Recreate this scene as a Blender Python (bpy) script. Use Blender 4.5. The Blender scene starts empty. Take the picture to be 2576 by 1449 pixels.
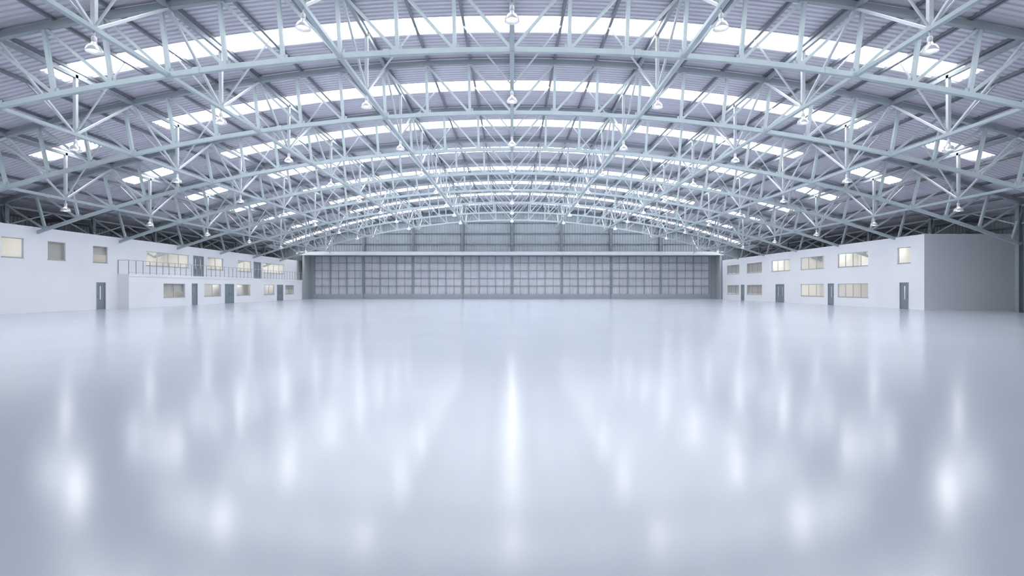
import bpy, math
from mathutils import Vector
C=bpy.context
sc=C.scene
try:
    sc.view_settings.view_transform='Standard'
except Exception as e: print(e)
CZ=1.65           # eye height
S=7.16            # bay
D1=20.0
Y0=-15.0; YW=77.3
P=6.7
# ---------------- materials
def mat(name, col, rough=.5, metal=0., emis=None, es=0., noise=0., nscale=3., bump=0., spec=.5):
    m=bpy.data.materials.new(name); m.use_nodes=True
    nt=m.node_tree; b=nt.nodes['Principled BSDF']
    b.inputs['Base Color'].default_value=(*col,1)
    b.inputs['Roughness'].default_value=rough
    b.inputs['Metallic'].default_value=metal
    b.inputs['Specular IOR Level'].default_value=spec
    if emis:
        b.inputs['Emission Color'].default_value=(*emis,1)
        b.inputs['Emission Strength'].default_value=es
    if noise>0 or bump>0:
        tc=nt.nodes.new('ShaderNodeTexCoord')
        n=nt.nodes.new('ShaderNodeTexNoise'); n.inputs['Scale'].default_value=nscale
        n.inputs['Detail'].default_value=4
        nt.links.new(tc.outputs['Object'],n.inputs['Vector'])
        if noise>0:
            r=nt.nodes.new('ShaderNodeMapRange')
            r.inputs[1].default_value=.3; r.inputs[2].default_value=.7
            r.inputs[3].default_value=1-noise; r.inputs[4].default_value=1+noise*.3
            nt.links.new(n.outputs['Fac'],r.inputs[0])
            mx=nt.nodes.new('ShaderNodeVectorMath'); mx.operation='SCALE'
            mx.inputs[0].default_value=col
            nt.links.new(r.outputs[0],mx.inputs['Scale'])
            nt.links.new(mx.outputs[0],b.inputs['Base Color'])
        if bump>0:
            bp=nt.nodes.new('ShaderNodeBump'); bp.inputs['Strength'].default_value=bump
            nt.links.new(n.outputs['Fac'],bp.inputs['Height'])
            nt.links.new(bp.outputs[0],b.inputs['Normal'])
    return m
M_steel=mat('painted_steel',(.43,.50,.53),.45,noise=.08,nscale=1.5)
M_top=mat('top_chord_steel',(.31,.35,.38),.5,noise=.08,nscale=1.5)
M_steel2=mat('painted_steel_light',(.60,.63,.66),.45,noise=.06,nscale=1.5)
M_dark=mat('steel_column_grey',(.22,.26,.29),.5,noise=.1)
M_purl=mat('purlin_steel',(.20,.21,.24),.5)
M_roof=mat('roof_sheet',(.66,.645,.71),.5,noise=.10,nscale=.6)
M_sky=mat('daylight_panel',(.9,.95,1),.4,emis=(.96,.985,1),es=8.4)
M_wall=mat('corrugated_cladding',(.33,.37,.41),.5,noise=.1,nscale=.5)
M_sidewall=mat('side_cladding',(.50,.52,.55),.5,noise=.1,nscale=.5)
M_white=mat('white_plaster',(.88,.885,.925),.6,noise=.03,nscale=.4)
M_cream=mat('office_cream',(.88,.87,.85),.7)
M_ofloor=mat('office_floor',(.5,.49,.47),.6)
M_lum=mat('ceiling_light',(1,1,1),.5,emis=(1,.985,.95),es=13)
M_frame=mat('window_frame',(.50,.52,.53),.4)
M_door=mat('door_leaf_paint',(.22,.26,.30),.45)
M_dframe=mat('door_frame_paint',(.34,.38,.42),.45)
M_handle=mat('handle_metal',(.7,.7,.7),.25,1)
M_gate=mat('gate_sheet',(.62,.63,.68),.45,noise=.10,nscale=.8)
M_gframe=mat('gate_frame',(.27,.31,.34),.45)
M_gcol=mat('gable_post_paint',(.15,.18,.20),.5)
M_portal=mat('portal_paint',(.36,.39,.42),.5)
M_blind=mat('roller_blind',(.62,.60,.56),.8)
M_lamp=mat('lamp_aluminium',(.78,.78,.80),.28,.6)
M_lampw=mat('lamp_white',(.85,.85,.87),.4)
M_bulb=mat('lamp_bulb',(1,1,1),.4,emis=(1,.98,.96),es=6)
# glass
M_glass=bpy.data.materials.new('window_glass'); M_glass.use_nodes=True
nt=M_glass.node_tree; nt.nodes.clear()
o=nt.nodes.new('ShaderNodeOutputMaterial'); mx=nt.nodes.new('ShaderNodeMixShader')
t=nt.nodes.new('ShaderNodeBsdfTransparent'); t.inputs[0].default_value=(.95,.95,.94,1)
g=nt.nodes.new('ShaderNodeBsdfGlossy'); g.inputs['Roughness'].default_value=.05
mx.inputs[0].default_value=.10
nt.links.new(t.outputs[0],mx.inputs[1]); nt.links.new(g.outputs[0],mx.inputs[2]); nt.links.new(mx.outputs[0],o.inputs[0])
# floor
M_floor=bpy.data.materials.new('polished_floor'); M_floor.use_nodes=True
nt=M_floor.node_tree; b=nt.nodes['Principled BSDF']
tc=nt.nodes.new('ShaderNodeTexCoord')
n1=nt.nodes.new('ShaderNodeTexNoise'); n1.inputs['Scale'].default_value=.25; n1.inputs['Detail'].default_value=3
nt.links.new(tc.outputs['Object'],n1.inputs['Vector'])
cr=nt.nodes.new('ShaderNodeValToRGB')
cr.color_ramp.elements[0].position=.3; cr.color_ramp.elements[0].color=(.505,.545,.625,1)
cr.color_ramp.elements[1].position=.7; cr.color_ramp.elements[1].color=(.535,.57,.65,1)
nt.links.new(n1.outputs['Fac'],cr.inputs[0]); nt.links.new(cr.outputs[0],b.inputs['Base Color'])
b.inputs['Roughness'].default_value=.175
b.inputs['IOR'].default_value=1.58

# ---------------- mesh builder
class MB:
    def __init__(s): s.v=[]; s.f=[]; s.m=[]; s.mats=[]
    def mi(s,m):
        if m not in s.mats: s.mats.append(m)
        return s.mats.index(m)
    def quad(s,a,b,c,d,m):
        i=len(s.v); s.v+= [tuple(a),tuple(b),tuple(c),tuple(d)]; s.f.append((i,i+1,i+2,i+3)); s.m.append(s.mi(m))
    def box(s,x0,x1,y0,y1,z0,z1,m):
        i=len(s.v)
        s.v+=[(x0,y0,z0),(x1,y0,z0),(x1,y1,z0),(x0,y1,z0),(x0,y0,z1),(x1,y0,z1),(x1,y1,z1),(x0,y1,z1)]
        k=s.mi(m)
        for f in ((0,3,2,1),(4,5,6,7),(0,1,5,4),(1,2,6,5),(2,3,7,6),(3,0,4,7)):
            s.f.append(tuple(i+j for j in f)); s.m.append(k)
    def beam(s,p,q,w,h,m,up=(0,0,1)):
        p=Vector(p); q=Vector(q); d=(q-p).normalized(); up=Vector(up)
        sx=d.cross(up)
        if sx.length<1e-3: sx=d.cross(Vector((0,1,0)))
        sx.normalize(); uz=sx.cross(d).normalized()
        a=sx*(w/2); c=uz*(h/2); i=len(s.v); k=s.mi(m)
        for e in (p,q):
            for u,t in ((-1,-1),(1,-1),(1,1),(-1,1)): s.v.append(tuple(e+a*u+c*t))
        for f in ((0,1,5,4),(1,2,6,5),(2,3,7,6),(3,0,4,7),(3,2,1,0),(4,5,6,7)):
            s.f.append(tuple(i+j for j in f)); s.m.append(k)
    def ibeam(s,x,y,z0,z1,w,d,m,axis='y'):
        t=.03
        if axis=='y': # web along y
            s.box(x-w/2,x+w/2,y-d/2,y-d/2+t,z0,z1,m); s.box(x-w/2,x+w/2,y+d/2-t,y+d/2,z0,z1,m); s.box(x-t/2,x+t/2,y-d/2+t,y+d/2-t,z0,z1,m)
        else:
            s.box(x-d/2,x-d/2+t,y-w/2,y+w/2,z0,z1,m); s.box(x+d/2-t,x+d/2,y-w/2,y+w/2,z0,z1,m); s.box(x-d/2+t,x+d/2-t,y-t/2,y+t/2,z0,z1,m)
    def lathe(s,prof,m,n=20,cx=0,cy=0):
        i=len(s.v); k=s.mi(m)
        for (r_,z) in prof:
            for j in range(n):
                a=2*math.pi*j/n; s.v.append((cx+r_*math.cos(a),cy+r_*math.sin(a),z))
        for a in range(len(prof)-1):
            for j in range(n):
                j2=(j+1)%n
                s.f.append((i+a*n+j,i+a*n+j2,i+(a+1)*n+j2,i+(a+1)*n+j)); s.m.append(k)
    def mesh(s,name):
        me=bpy.data.meshes.new(name); me.from_pydata(s.v,[],s.f)
        for m in s.mats: me.materials.append(m)
        me.polygons.foreach_set('material_index',s.m); me.update(); return me
    def obj(s,name,loc=(0,0,0)):
        o=bpy.data.objects.new(name,s.mesh(name)); o.location=loc; sc.collection.objects.link(o); return o
def inst(me,name,loc):
    o=bpy.data.objects.new(name,me); o.location=loc; sc.collection.objects.link(o); return o

XP=34.0; XO=38.0
def zlow(x): return CZ+9.3-.0055*x*x
def ztop(x):
    x=abs(x)
    if x<=XP: return CZ+12.0-.0054*x*x
    return CZ+12.0-.0054*XP*XP-.1*(x-XP)
def zroof(x): return ztop(x)+.28

# ---------------- floor
fb=MB(); fb.box(-XO-.3,XO+.3,Y0,YW+.6,-.3,0,M_floor); fb.obj('floor')

# ---------------- roof
xs=sorted(set([round(-XO-.2+i*(2*XO+.4)/56,3) for i in range(57)]+[s_*v for s_ in(-1,1) for v in(21.3,25.5,28.6,33.0,34.0)]))
bands=[(k,D1+S*k+3.15,D1+S*k+4.5) for k in range(-2,8)]
def isky(x,y):
    ax=abs(x)
    for k,a,b_ in bands:
        if a<=y<=b_:
            if k==7: return ax<33.0
            return ax<21.3 or 25.5<ax<28.6
    return False
rows=[]; y=Y0
pitch=.30
while y<YW+.3:
    rows+= [(y,0),(y+.10,0),(y+.14,.06),(y+.26,.06)]; y+=pitch
verts=[]
for (yy,dz) in rows:
    for x in xs: verts.append((x,yy,zroof(x)+dz))
nx=len(xs); rf=[]; sf=[]
for a in range(len(rows)-1):
    ym=(rows[a][0]+rows[a+1][0])/2
    for j in range(nx-1):
        f=(a*nx+j,a*nx+j+1,(a+1)*nx+j+1,(a+1)*nx+j)
        (sf if isky((xs[j]+xs[j+1])/2,ym) else rf).append(f)
def mk(name,verts,faces,m):
    me=bpy.data.meshes.new(name); used={}; vv=[]; ff=[]
    for f in faces:
        t=[]
        for i in f:
            if i not in used: used[i]=len(vv); vv.append(verts[i])
            t.append(used[i])
        ff.append(t)
    me.from_pydata(vv,[],ff); me.materials.append(m); me.update()
    o=bpy.data.objects.new(name,me); sc.collection.objects.link(o); return o
mk('ceiling',verts,rf,M_roof)
mk('skylight_panels',verts,sf,M_sky)

# ---------------- purlins (Z sections along building)
pb=MB()
step=P/3
npn=17
for i in range(-npn,npn+1):
    x=i*step
    if abs(x)>XO: continue
    z=ztop(x)+.12
    pb.box(x-.035,x+.035,Y0,YW,z,z+.16,M_purl)
    pb.box(x-.035,x+.09,Y0,YW,z-.005,z+.02,M_purl)
pb.obj('roof_purlins')

# ---------------- main trusses
def truss_mesh(end=False):
    t=MB()
    N=15 # nodes to 33.5
    low=[];top=[]
    for i in range(-N,N+1):
        x=i*step; sl=.011*x
        zl=zlow(x); low.append(Vector((x,0,zl)))
        x2=x+ (2.6*math.sin(math.atan(sl)))*.85
        top.append(Vector((x2,0,ztop(x2))))
    for i in range(2*N):
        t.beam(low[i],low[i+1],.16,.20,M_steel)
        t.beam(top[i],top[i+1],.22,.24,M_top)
    # ends
    for s_,i in((-1,0),(1,2*N)):
        t.beam(low[i],(s_*XP,0,zlow(XP)),.16,.20,M_steel)
        t.beam(top[i],(s_*XO,0,ztop(XO)),.22,.24,M_top)
        t.beam((s_*XP,0,zlow(XP)),(s_*(XO-.1),0,ztop(XO)-.2),.12,.12,M_steel)
    for i in range(-N,N+1):
        a=low[i+N];b_=top[i+N]
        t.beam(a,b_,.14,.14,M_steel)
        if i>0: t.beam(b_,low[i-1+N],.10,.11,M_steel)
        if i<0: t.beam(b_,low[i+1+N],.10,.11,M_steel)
        # gusset plates
        t.box(a.x-.17,a.x+.17,-.012,.012,a.z-.05,a.z+.26,M_steel)
    # splice sleeves on lower chord
    for x in(-22.4,-12.3,-4.9,4.9,12.3,22.4):
        t.beam((x-.12,0,zlow(x-.12)),(x+.12,0,zlow(x+.12)),.22,.25,M_steel)
    return t.mesh('roof_truss')
tm=truss_mesh()
trussY=[D1+S*k for k in range(-4,8)]
for yy in trussY: inst(tm,'roof_truss',(0,yy,0))

# ---------------- longitudinal trusses
for k in range(-4,5):
    x=k*P; t=MB(); zl=zlow(x)-.02; zt=ztop(x)
    t.box(-.09,.09,Y0+.1,YW-.3,zl-.07,zl-.045,M_steel); t.box(-.09,-.05,Y0+.1,YW-.3,zl-.045,zl+.07,M_steel); t.box(.05,.09,Y0+.1,YW-.3,zl-.045,zl+.07,M_steel)
    t.box(-.07,.07,Y0+.1,YW-.3,zt-.16,zt,M_top)
    for j in range(-5,8):
        ya=D1+S*j; ym=ya+S/2; yb=min(ya+S,YW-.3)
        if ym<Y0: continue
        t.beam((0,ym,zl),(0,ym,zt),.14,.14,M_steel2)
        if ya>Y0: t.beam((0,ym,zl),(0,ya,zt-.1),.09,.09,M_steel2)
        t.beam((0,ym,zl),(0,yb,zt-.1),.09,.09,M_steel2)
        # lateral struts to purlins
        for s_ in(-1,1):
            t.beam((0,ym,zl+.05),(s_*step,ym,ztop(x+s_*step)+.1),.06,.06,M_steel2)
    t.obj('longitudinal_truss',(x,0,0))

# ---------------- lamps
L=MB()
L.lathe([(.001,.48),(.03,.48),(.03,.30),(.001,.30)],M_lampw,10)
L.lathe([(.001,.32),(.06,.32),(.075,.29),(.075,.14),(.06,.12)],M_lampw,16)
L.lathe([(.06,.14),(.085,.12),(.10,.06),(.16,.03),(.215,-.05),(.245,-.14),(.25,-.17),(.24,-.17),(.21,-.06),(.15,.015),(.05,.05),(.001,.05)],M_lamp,24)
L.lathe([(.001,.04),(.05,.02),(.09,-.06),(.10,-.11),(.07,-.16),(.001,-.18)],M_bulb,16)
lm=L.mesh('pendant_lamp')
for p_ in lm.polygons: p_.use_smooth=True
ld=bpy.data.lights.new('lamp_light','SPOT'); ld.energy=62; ld.spot_size=math.radians(176); ld.spot_blend=.3; ld.shadow_soft_size=.22; ld.color=(1,.995,.99)
for j in range(-1,8):
    ym=D1+S*j+S/2-S
    for k in range(-4,5):
        x=k*P; z=zlow(x)-.02-.07-.48
        lo=inst(lm,'pendant_lamp',(x,ym,z))
        sp=bpy.data.objects.new('lamp_light',ld); sc.collection.objects.link(sp); sp.parent=lo; sp.location=(0,0,-.22)

# ---------------- corrugated wall builders
def corr(name,a0,a1,topf,botf,place,m,pitch=.32,depth=.06):
    vs=[];fs=[];a=a0
    while a<a1:
        for d,o_ in((0,0),(pitch*.35,0),(pitch*.5,depth),(pitch*.85,depth)):
            aa=min(a+d,a1)
            vs.append(place(aa,o_,botf(aa))); vs.append(place(aa,o_,topf(aa)))
        a+=pitch
    for i in range(len(vs)//2-1): fs.append((2*i,2*i+1,2*i+3,2*i+2))
    me=bpy.data.meshes.new(name); me.from_pydata(vs,[],fs); me.materials.append(m); me.update()
    o=bpy.data.objects.new(name,me); sc.collection.objects.link(o); return o
HD=6.55
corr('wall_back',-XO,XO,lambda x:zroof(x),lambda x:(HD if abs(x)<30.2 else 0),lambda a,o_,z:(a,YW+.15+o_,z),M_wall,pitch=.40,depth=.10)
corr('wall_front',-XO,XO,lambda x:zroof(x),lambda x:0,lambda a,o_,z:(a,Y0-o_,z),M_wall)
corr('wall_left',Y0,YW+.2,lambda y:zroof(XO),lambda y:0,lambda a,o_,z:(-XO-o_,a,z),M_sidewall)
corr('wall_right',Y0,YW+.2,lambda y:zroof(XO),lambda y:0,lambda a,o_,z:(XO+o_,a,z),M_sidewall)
# gable steelwork
gb=MB()
for i in range(-4,5):
    x=i*7.45
    gb.ibeam(x,YW-.12,HD+.44,ztop(x)-.1,.34,.3,M_gcol)
for z in(8.3,9.9,11.5,13.0):
    xm=math.sqrt(max(0,(CZ+12.0-z)/.0054)); xm=min(xm,XO)-.5
    gb.box(-xm,xm,YW+.04,YW+.14,z-.05,z+.05,M_gcol)
gb.obj('gable_frame')

# ---------------- columns
for yy in trussY:
    for s_ in(-1,1):
        if s_<0: zb=5.73
        else: zb=0 if yy<38 else 5.73
        cm2=MB(); cm2.ibeam(0,0,zb,ztop(XP)-.1,.28,.34,M_dark,'x')
        if zb==0: cm2.box(-.3,.3,-.3,.3,0,.04,M_dark)
        cm2.obj('steel_column',(s_*XP,yy,0))
sg=MB()
for s_ in(-1,1):
    for z in(1.5,3,4.5,6.2): sg.box(min(s_*(XO-.12),s_*(XO-.01)),max(s_*(XO-.12),s_*(XO-.01)),Y0,YW,z-.07,z+.07,M_dark)
sg.obj('side_wall_rails')

# ---------------- portal + hangar door
pt=MB()
pt.box(-31.7,31.3,YW-1.9,YW+.1,HD,HD+.42,M_portal)
pt.box(-31.7,31.3,YW-1.98,YW-1.9,HD-.06,HD+.46,M_steel2)
for s_ in(-1,1):
    x0,x1=sorted((s_*29.9,s_*30.6)); pt.box(x0,x1,YW-.1,YW+.1,0,HD,M_portal)
    x0,x1=sorted((s_*30.6,s_*30.88)); pt.box(x0,x1,YW-1.9,YW+.1,0,HD,M_portal)
pt.obj('door_portal')
tr=MB(); tr.box(-29.9,29.9,YW-1.2,YW-.2,0,.025,M_gframe); tr.obj('door_track')
W=7.45
for i in range(8):
    g=MB(); off=.0 if i%2==0 else .16
    a=0
    pts=[]
    while a<W-1e-6:
        for d,o_ in((0,0),(.09,0),(.12,.05),(.21,.05)): pts.append((min(a+d,W),o_))
        a+=.24
    for (p,q) in zip(pts[:-1],pts[1:]):
        g.quad((p[0],.16+p[1],.05),(q[0],.16+q[1],.05),(q[0],.16+q[1],HD-.03),(p[0],.16+p[1],HD-.03),M_gate)
    for x,w in((.09,.18),(W-.09,.18),(W/3,.14),(2*W/3,.14)):
        g.box(x-w/2,x+w/2,0,.15,.05,HD-.03,M_gframe)
    for x in(W/6,W/2,5*W/6): g.box(x-.03,x+.03,.08,.15,.7,HD-.03,M_gframe)
    for z in(1.95,3.1,4.25,5.4): g.box(.18,W-.18,.05,.14,z-.045,z+.045,M_gframe)
    g.box(.18,W-.18,0,.15,HD-.2,HD-.03,M_gframe)
    g.box(0,W,-.03,.15,.025,.74,M_dframe)
    for x in [W*(j+.5)/9 for j in range(9)]:
        g.box(x-.05,x+.05,-.045,-.03,.38,.44,M_gframe)
    g.obj('hangar_door_leaf',(-4*W+i*W,YW-.45+off,0))

# ---------------- office blocks
def hole_wall(mb,xw,th,y0,y1,z0,z1,holes,m):
    ys=sorted(set([y0,y1]+[h for q in holes for h in q[:2]])); zs=sorted(set([z0,z1]+[h for q in holes for h in q[2:]]))
    for a,b_ in zip(ys[:-1],ys[1:]):
        for c,d in zip(zs[:-1],zs[1:]):
            ym=(a+b_)/2; zm=(c+d)/2
            if any(q[0]<ym<q[1] and q[2]<zm<q[3] for q in holes): continue
            for x in(xw,xw+th): mb.quad((x,a,c),(x,b_,c),(x,b_,d),(x,a,d),m)
    for (a,b_,c,d) in holes:
        x0,x1=xw,xw+th
        mb.quad((x0,a,c),(x1,a,c),(x1,a,d),(x0,a,d),m); mb.quad((x0,b_,c),(x1,b_,c),(x1,b_,d),(x0,b_,d),m)
        mb.quad((x0,a,c),(x1,a,c),(x1,b_,c),(x0,b_,c),m); mb.quad((x0,a,d),(x1,a,d),(x1,b_,d),(x0,b_,d),m)
wn=[0]; dn=[0]
def window(xw,sgn,ya,yb,za,zb,panes,blind=0):
    wn[0]+=1; w=MB(); fr=.05
    x0,x1=sorted((xw+sgn*.06,xw+sgn*.12))
    w.box(x0,x1,ya,yb,za,za+fr,M_frame); w.box(x0,x1,ya,yb,zb-fr,zb,M_frame)
    w.box(x0,x1,ya,ya+fr,za+fr,zb-fr,M_frame); w.box(x0,x1,yb-fr,yb,za+fr,zb-fr,M_frame)
    for i in range(1,panes):
        y_=ya+(yb-ya)*i/panes; w.box(x0,x1,y_-fr/2,y_+fr/2,za+fr,zb-fr,M_frame)
    xg=(x0+x1)/2
    w.quad((xg,ya+fr,za+fr),(xg,yb-fr,za+fr),(xg,yb-fr,zb-fr),(xg,ya+fr,zb-fr),M_glass)
    xs0,xs1=sorted((xw-sgn*.02,xw+sgn*.06)); w.box(xs0,xs1,ya-.02,yb+.02,za-.04,za,M_frame)
    if blind:
        xb=xw+sgn*.25; w.quad((xb,ya-.1,zb-(zb-za)*blind),(xb,yb+.1,zb-(zb-za)*blind),(xb,yb+.1,zb+.1),(xb,ya-.1,zb+.1),M_blind)
    w.obj('window_%d'%wn[0])
def door(xw,sgn,ya,yb,z0,double=False):
    dn[0]+=1; w=MB(); z1=z0+2.1; fr=.06
    x0,x1=sorted((xw-sgn*.02,xw+sgn*.12))
    w.box(x0,x1,ya,ya+fr,z0,z1,M_dframe); w.box(x0,x1,yb-fr,yb,z0,z1,M_dframe); w.box(x0,x1,ya+fr,yb-fr,z1-fr,z1,M_dframe)
    leaves=[(ya+fr,(ya+yb)/2-.005),((ya+yb)/2+.005,yb-fr)] if double else [(ya+fr,yb-fr)]
    x0,x1=sorted((xw+sgn*.03,xw+sgn*.08))
    for li,(a,b_) in enumerate(leaves):
        L_=b_-a; gy=a+L_*.5
        g0,g1=gy-.07,gy+.07; gz0,gz1=z0+.75,z0+1.8
        for bx in((a,g0,z0,z1-fr),(g1,b_,z0,z1-fr),(g0,g1,z0,gz0),(g0,g1,gz1,z1-fr)):
            w.box(x0,x1,bx[0],bx[1],bx[2]+.005,bx[3],M_door)
        xg=(x0+x1)/2
        w.quad((xg,g0,gz0),(xg,g1,gz0),(xg,g1,gz1),(xg,g0,gz1),M_glass)
        hy=(a+.1 if (li==1 or not double) else b_-.1)
        hx0,hx1=sorted((xw-sgn*.03,xw+sgn*.03))
        w.box(hx0,hx1,hy-.02,hy+.02,z0+.9,z0+1.15,M_handle)
    w.obj('door_%d'%dn[0])
def rooms(mb,xw,sgn,y0,y1,z0,z1,depth,parts):
    xb=xw+sgn*depth
    mb.quad((xb,y0,z0),(xb,y1,z0),(xb,y1,z1),(xb,y0,z1),M_cream)
    mb.quad((xw,y0,z0+.01),(xw,y1,z0+.01),(xb,y1,z0+.01),(xb,y0,z0+.01),M_ofloor)
    mb.quad((xw,y0,z1),(xw,y1,z1),(xb,y1,z1),(xb,y0,z1),M_cream)
    for p_ in [y0+.01]+parts+[y1-.01]:
        mb.quad((xw,p_,z0),(xb,p_,z0),(xb,p_,z1),(xw,p_,z1),M_cream)
    y_=y0+1.2
    while y_<y1-.8:
        a,b_=sorted((xw+sgn*.2*depth,xw+sgn*.55*depth))
        mb.box(a,b_,y_-.3,y_+.3,z1-.05,z1-.01,M_lum); y_+=2.4
HB=5.72; TH=.2
# ---- right
XR=31.0; YR=38.5
g0,g1=.80,2.05; u0,u1=3.6,4.87
Wu=[(39.8,41.2,1,0),(44.56,48.75,4,0),(50.9,55,3,0),(57.1,61.2,3,0),(63.5,67.6,3,.9),(69.8,73.8,3,.9)]
Wg=[(44.56,48.75,4,0),(50.9,55,3,0),(63.5,67.6,3,.9),(69.9,73.8,3,.9)]
Dg=[(40.0,40.95,0),(49.3,50.25,0),(58.3,60.2,1),(68.3,69.3,0)]
rb=MB()
holes=[(a,b_,u0,u1) for a,b_,_,_ in Wu]+[(a,b_,g0,g1) for a,b_,_,_ in Wg]+[(a,b_,0,2.1) for a,b_,_ in Dg]
hole_wall(rb,XR,TH,YR+.2,YW,0,HB,holes,M_white)
rb.box(XR,XO-.15,YR,YR+.2,0,HB,M_white)
rb.box(XR+.01,XO-.15,YR+.2,YW,HB-.12,HB-.002,M_white)
rooms(rb,XR+TH,1,YR+.3,YW-.1,2.75,5.3,2.6,[43,49.9,56,62.4,68.7])
rooms(rb,XR+TH,1,YR+.3,YW-.1,0,2.6,2.6,[43,49.0,56,62.4,68.0])
rb.obj('office_block')
for a,b_,p_,bl in Wu: window(XR,1,a,b_,u0,u1,p_,bl)
for a,b_,p_,bl in Wg: window(XR,1,a,b_,g0,g1,p_,bl)
for a,b_,d_ in Dg: door(XR,1,a,b_,0,bool(d_))
# ---- left
XL=-31.8; XG=-30.9; YG=41.3
lb=MB()
WuL=[(31.87,33.35,1,0),(35.07,36.47,1,.95),(38.86,40.27,1,.5),(44.5,50.4,4,0),(53.5,56.4,2,0),(59.4,62.4,2,0),(65.4,71.5,4,0)]
DuL=[(51.07,52.8,1),(63.0,64.8,1)]
holes=[(a,b_,u0,u1) for a,b_,_,_ in WuL]+[(a,b_,2.8,4.9) for a,b_,_ in DuL]+[(39.16,40.07,0,2.1)]
hole_wall(lb,XL,-TH,Y0+.2,YW,0,HB,holes,M_white)
lb.box(-XO+.15,XL-.01,Y0+.2,YW,HB-.12,HB-.002,M_white)
lb.box(-XO+.15,XL,Y0,Y0+.2,0,HB,M_white)
rooms(lb,XL-TH,-1,29,YW-.1,2.8,5.3,2.6,[34.2,38,42,51,53,58,62.9,65])
rooms(lb,XL-TH,-1,29,43,0,2.6,2.6,[])
WgL=[(45.4,48.4,2,.6),(51.4,54.4,2,0),(57.5,60.5,2,0),(63.8,66.6,2,0),(69.8,72.6,2,.5)]
DgL=[(49.4,50.3,0),(55.1,56.9,1),(67.3,69.1,1)]
holes=[(a,b_,g0,g1) for a,b_,_,_ in WgL]+[(a,b_,0,2.1) for a,b_,_ in DgL]
hole_wall(lb,XG,-TH,YG+.15,YW,0,2.6,holes,M_white)
lb.box(XL+.001,XG,YG,YG+.15,0,2.6,M_white)
lb.box(XL+.001,XG+.05,YG-.03,YW,2.6,2.8,M_white)
rooms(lb,XG-TH,-1,YG+.3,YW-.1,0,2.55,.68,[50.9,57.2,61.5,67])
lb.obj('office_block')
for a,b_,p_,bl in WuL: window(XL,-1,a,b_,u0,u1,p_,bl)
for a,b_,p_,bl in WgL: window(XG,-1,a,b_,g0,g1,p_,bl)
for a,b_,d_ in DuL: door(XL,-1,a,b_,2.8,True)
door(XL,-1,39.16,40.07,0)
for a,b_,d_ in DgL: door(XG,-1,a,b_,0,bool(d_))
# railing
ra=MB()
xr=XG-.02
ra.beam((xr,YG,3.9),(xr,YW-2,3.9),.05,.05,M_frame)
ra.beam((xr,YG,3.9),(XL,YG,3.9),.05,.05,M_frame)
n=42
for i in range(n+1):
    yy=YG+(YW-2-YG)*i/n
    ra.box(xr-.02,xr+.02,yy-.02,yy+.02,2.8,3.9,M_dframe)
ra.beam((xr,YG,2.92),(xr,YW-2,2.92),.03,.03,M_frame)
ra.box(XL+.02,XL+.06,YG-.02,YG+.02,2.8,3.9,M_dframe)
ra.obj('balcony_railing')
# eaves bracing between column heads
for s_ in(-1,1):
    eb=MB(); ze=5.95; zt=ztop(XP)-.25
    for a,b_ in zip(trussY[:-1],trussY[1:]):
        if b_-a<1: continue
        eb.beam((s_*XP,a+.2,zt),(s_*XP,b_-.2,zt),.12,.14,M_top)
        eb.beam((s_*XP,a+.2,ze),(s_*XP,(a+b_)/2,zt),.08,.08,M_steel)
        eb.beam((s_*XP,b_-.2,ze),(s_*XP,(a+b_)/2,zt),.08,.08,M_steel)
    eb.obj('eaves_bracing')

# ---------------- world + camera
w=bpy.data.worlds.new('World'); sc.world=w; w.use_nodes=True
bg=w.node_tree.nodes['Background']; bg.inputs[0].default_value=(.86,.91,1,1); bg.inputs[1].default_value=1.0
cam=bpy.data.cameras.new('camera'); cam.lens=18; cam.sensor_width=36; cam.clip_end=500
co=bpy.data.objects.new('camera',cam); co.location=(0,0,CZ); co.rotation_euler=(math.pi/2,0,0)
sc.collection.objects.link(co); sc.camera=co
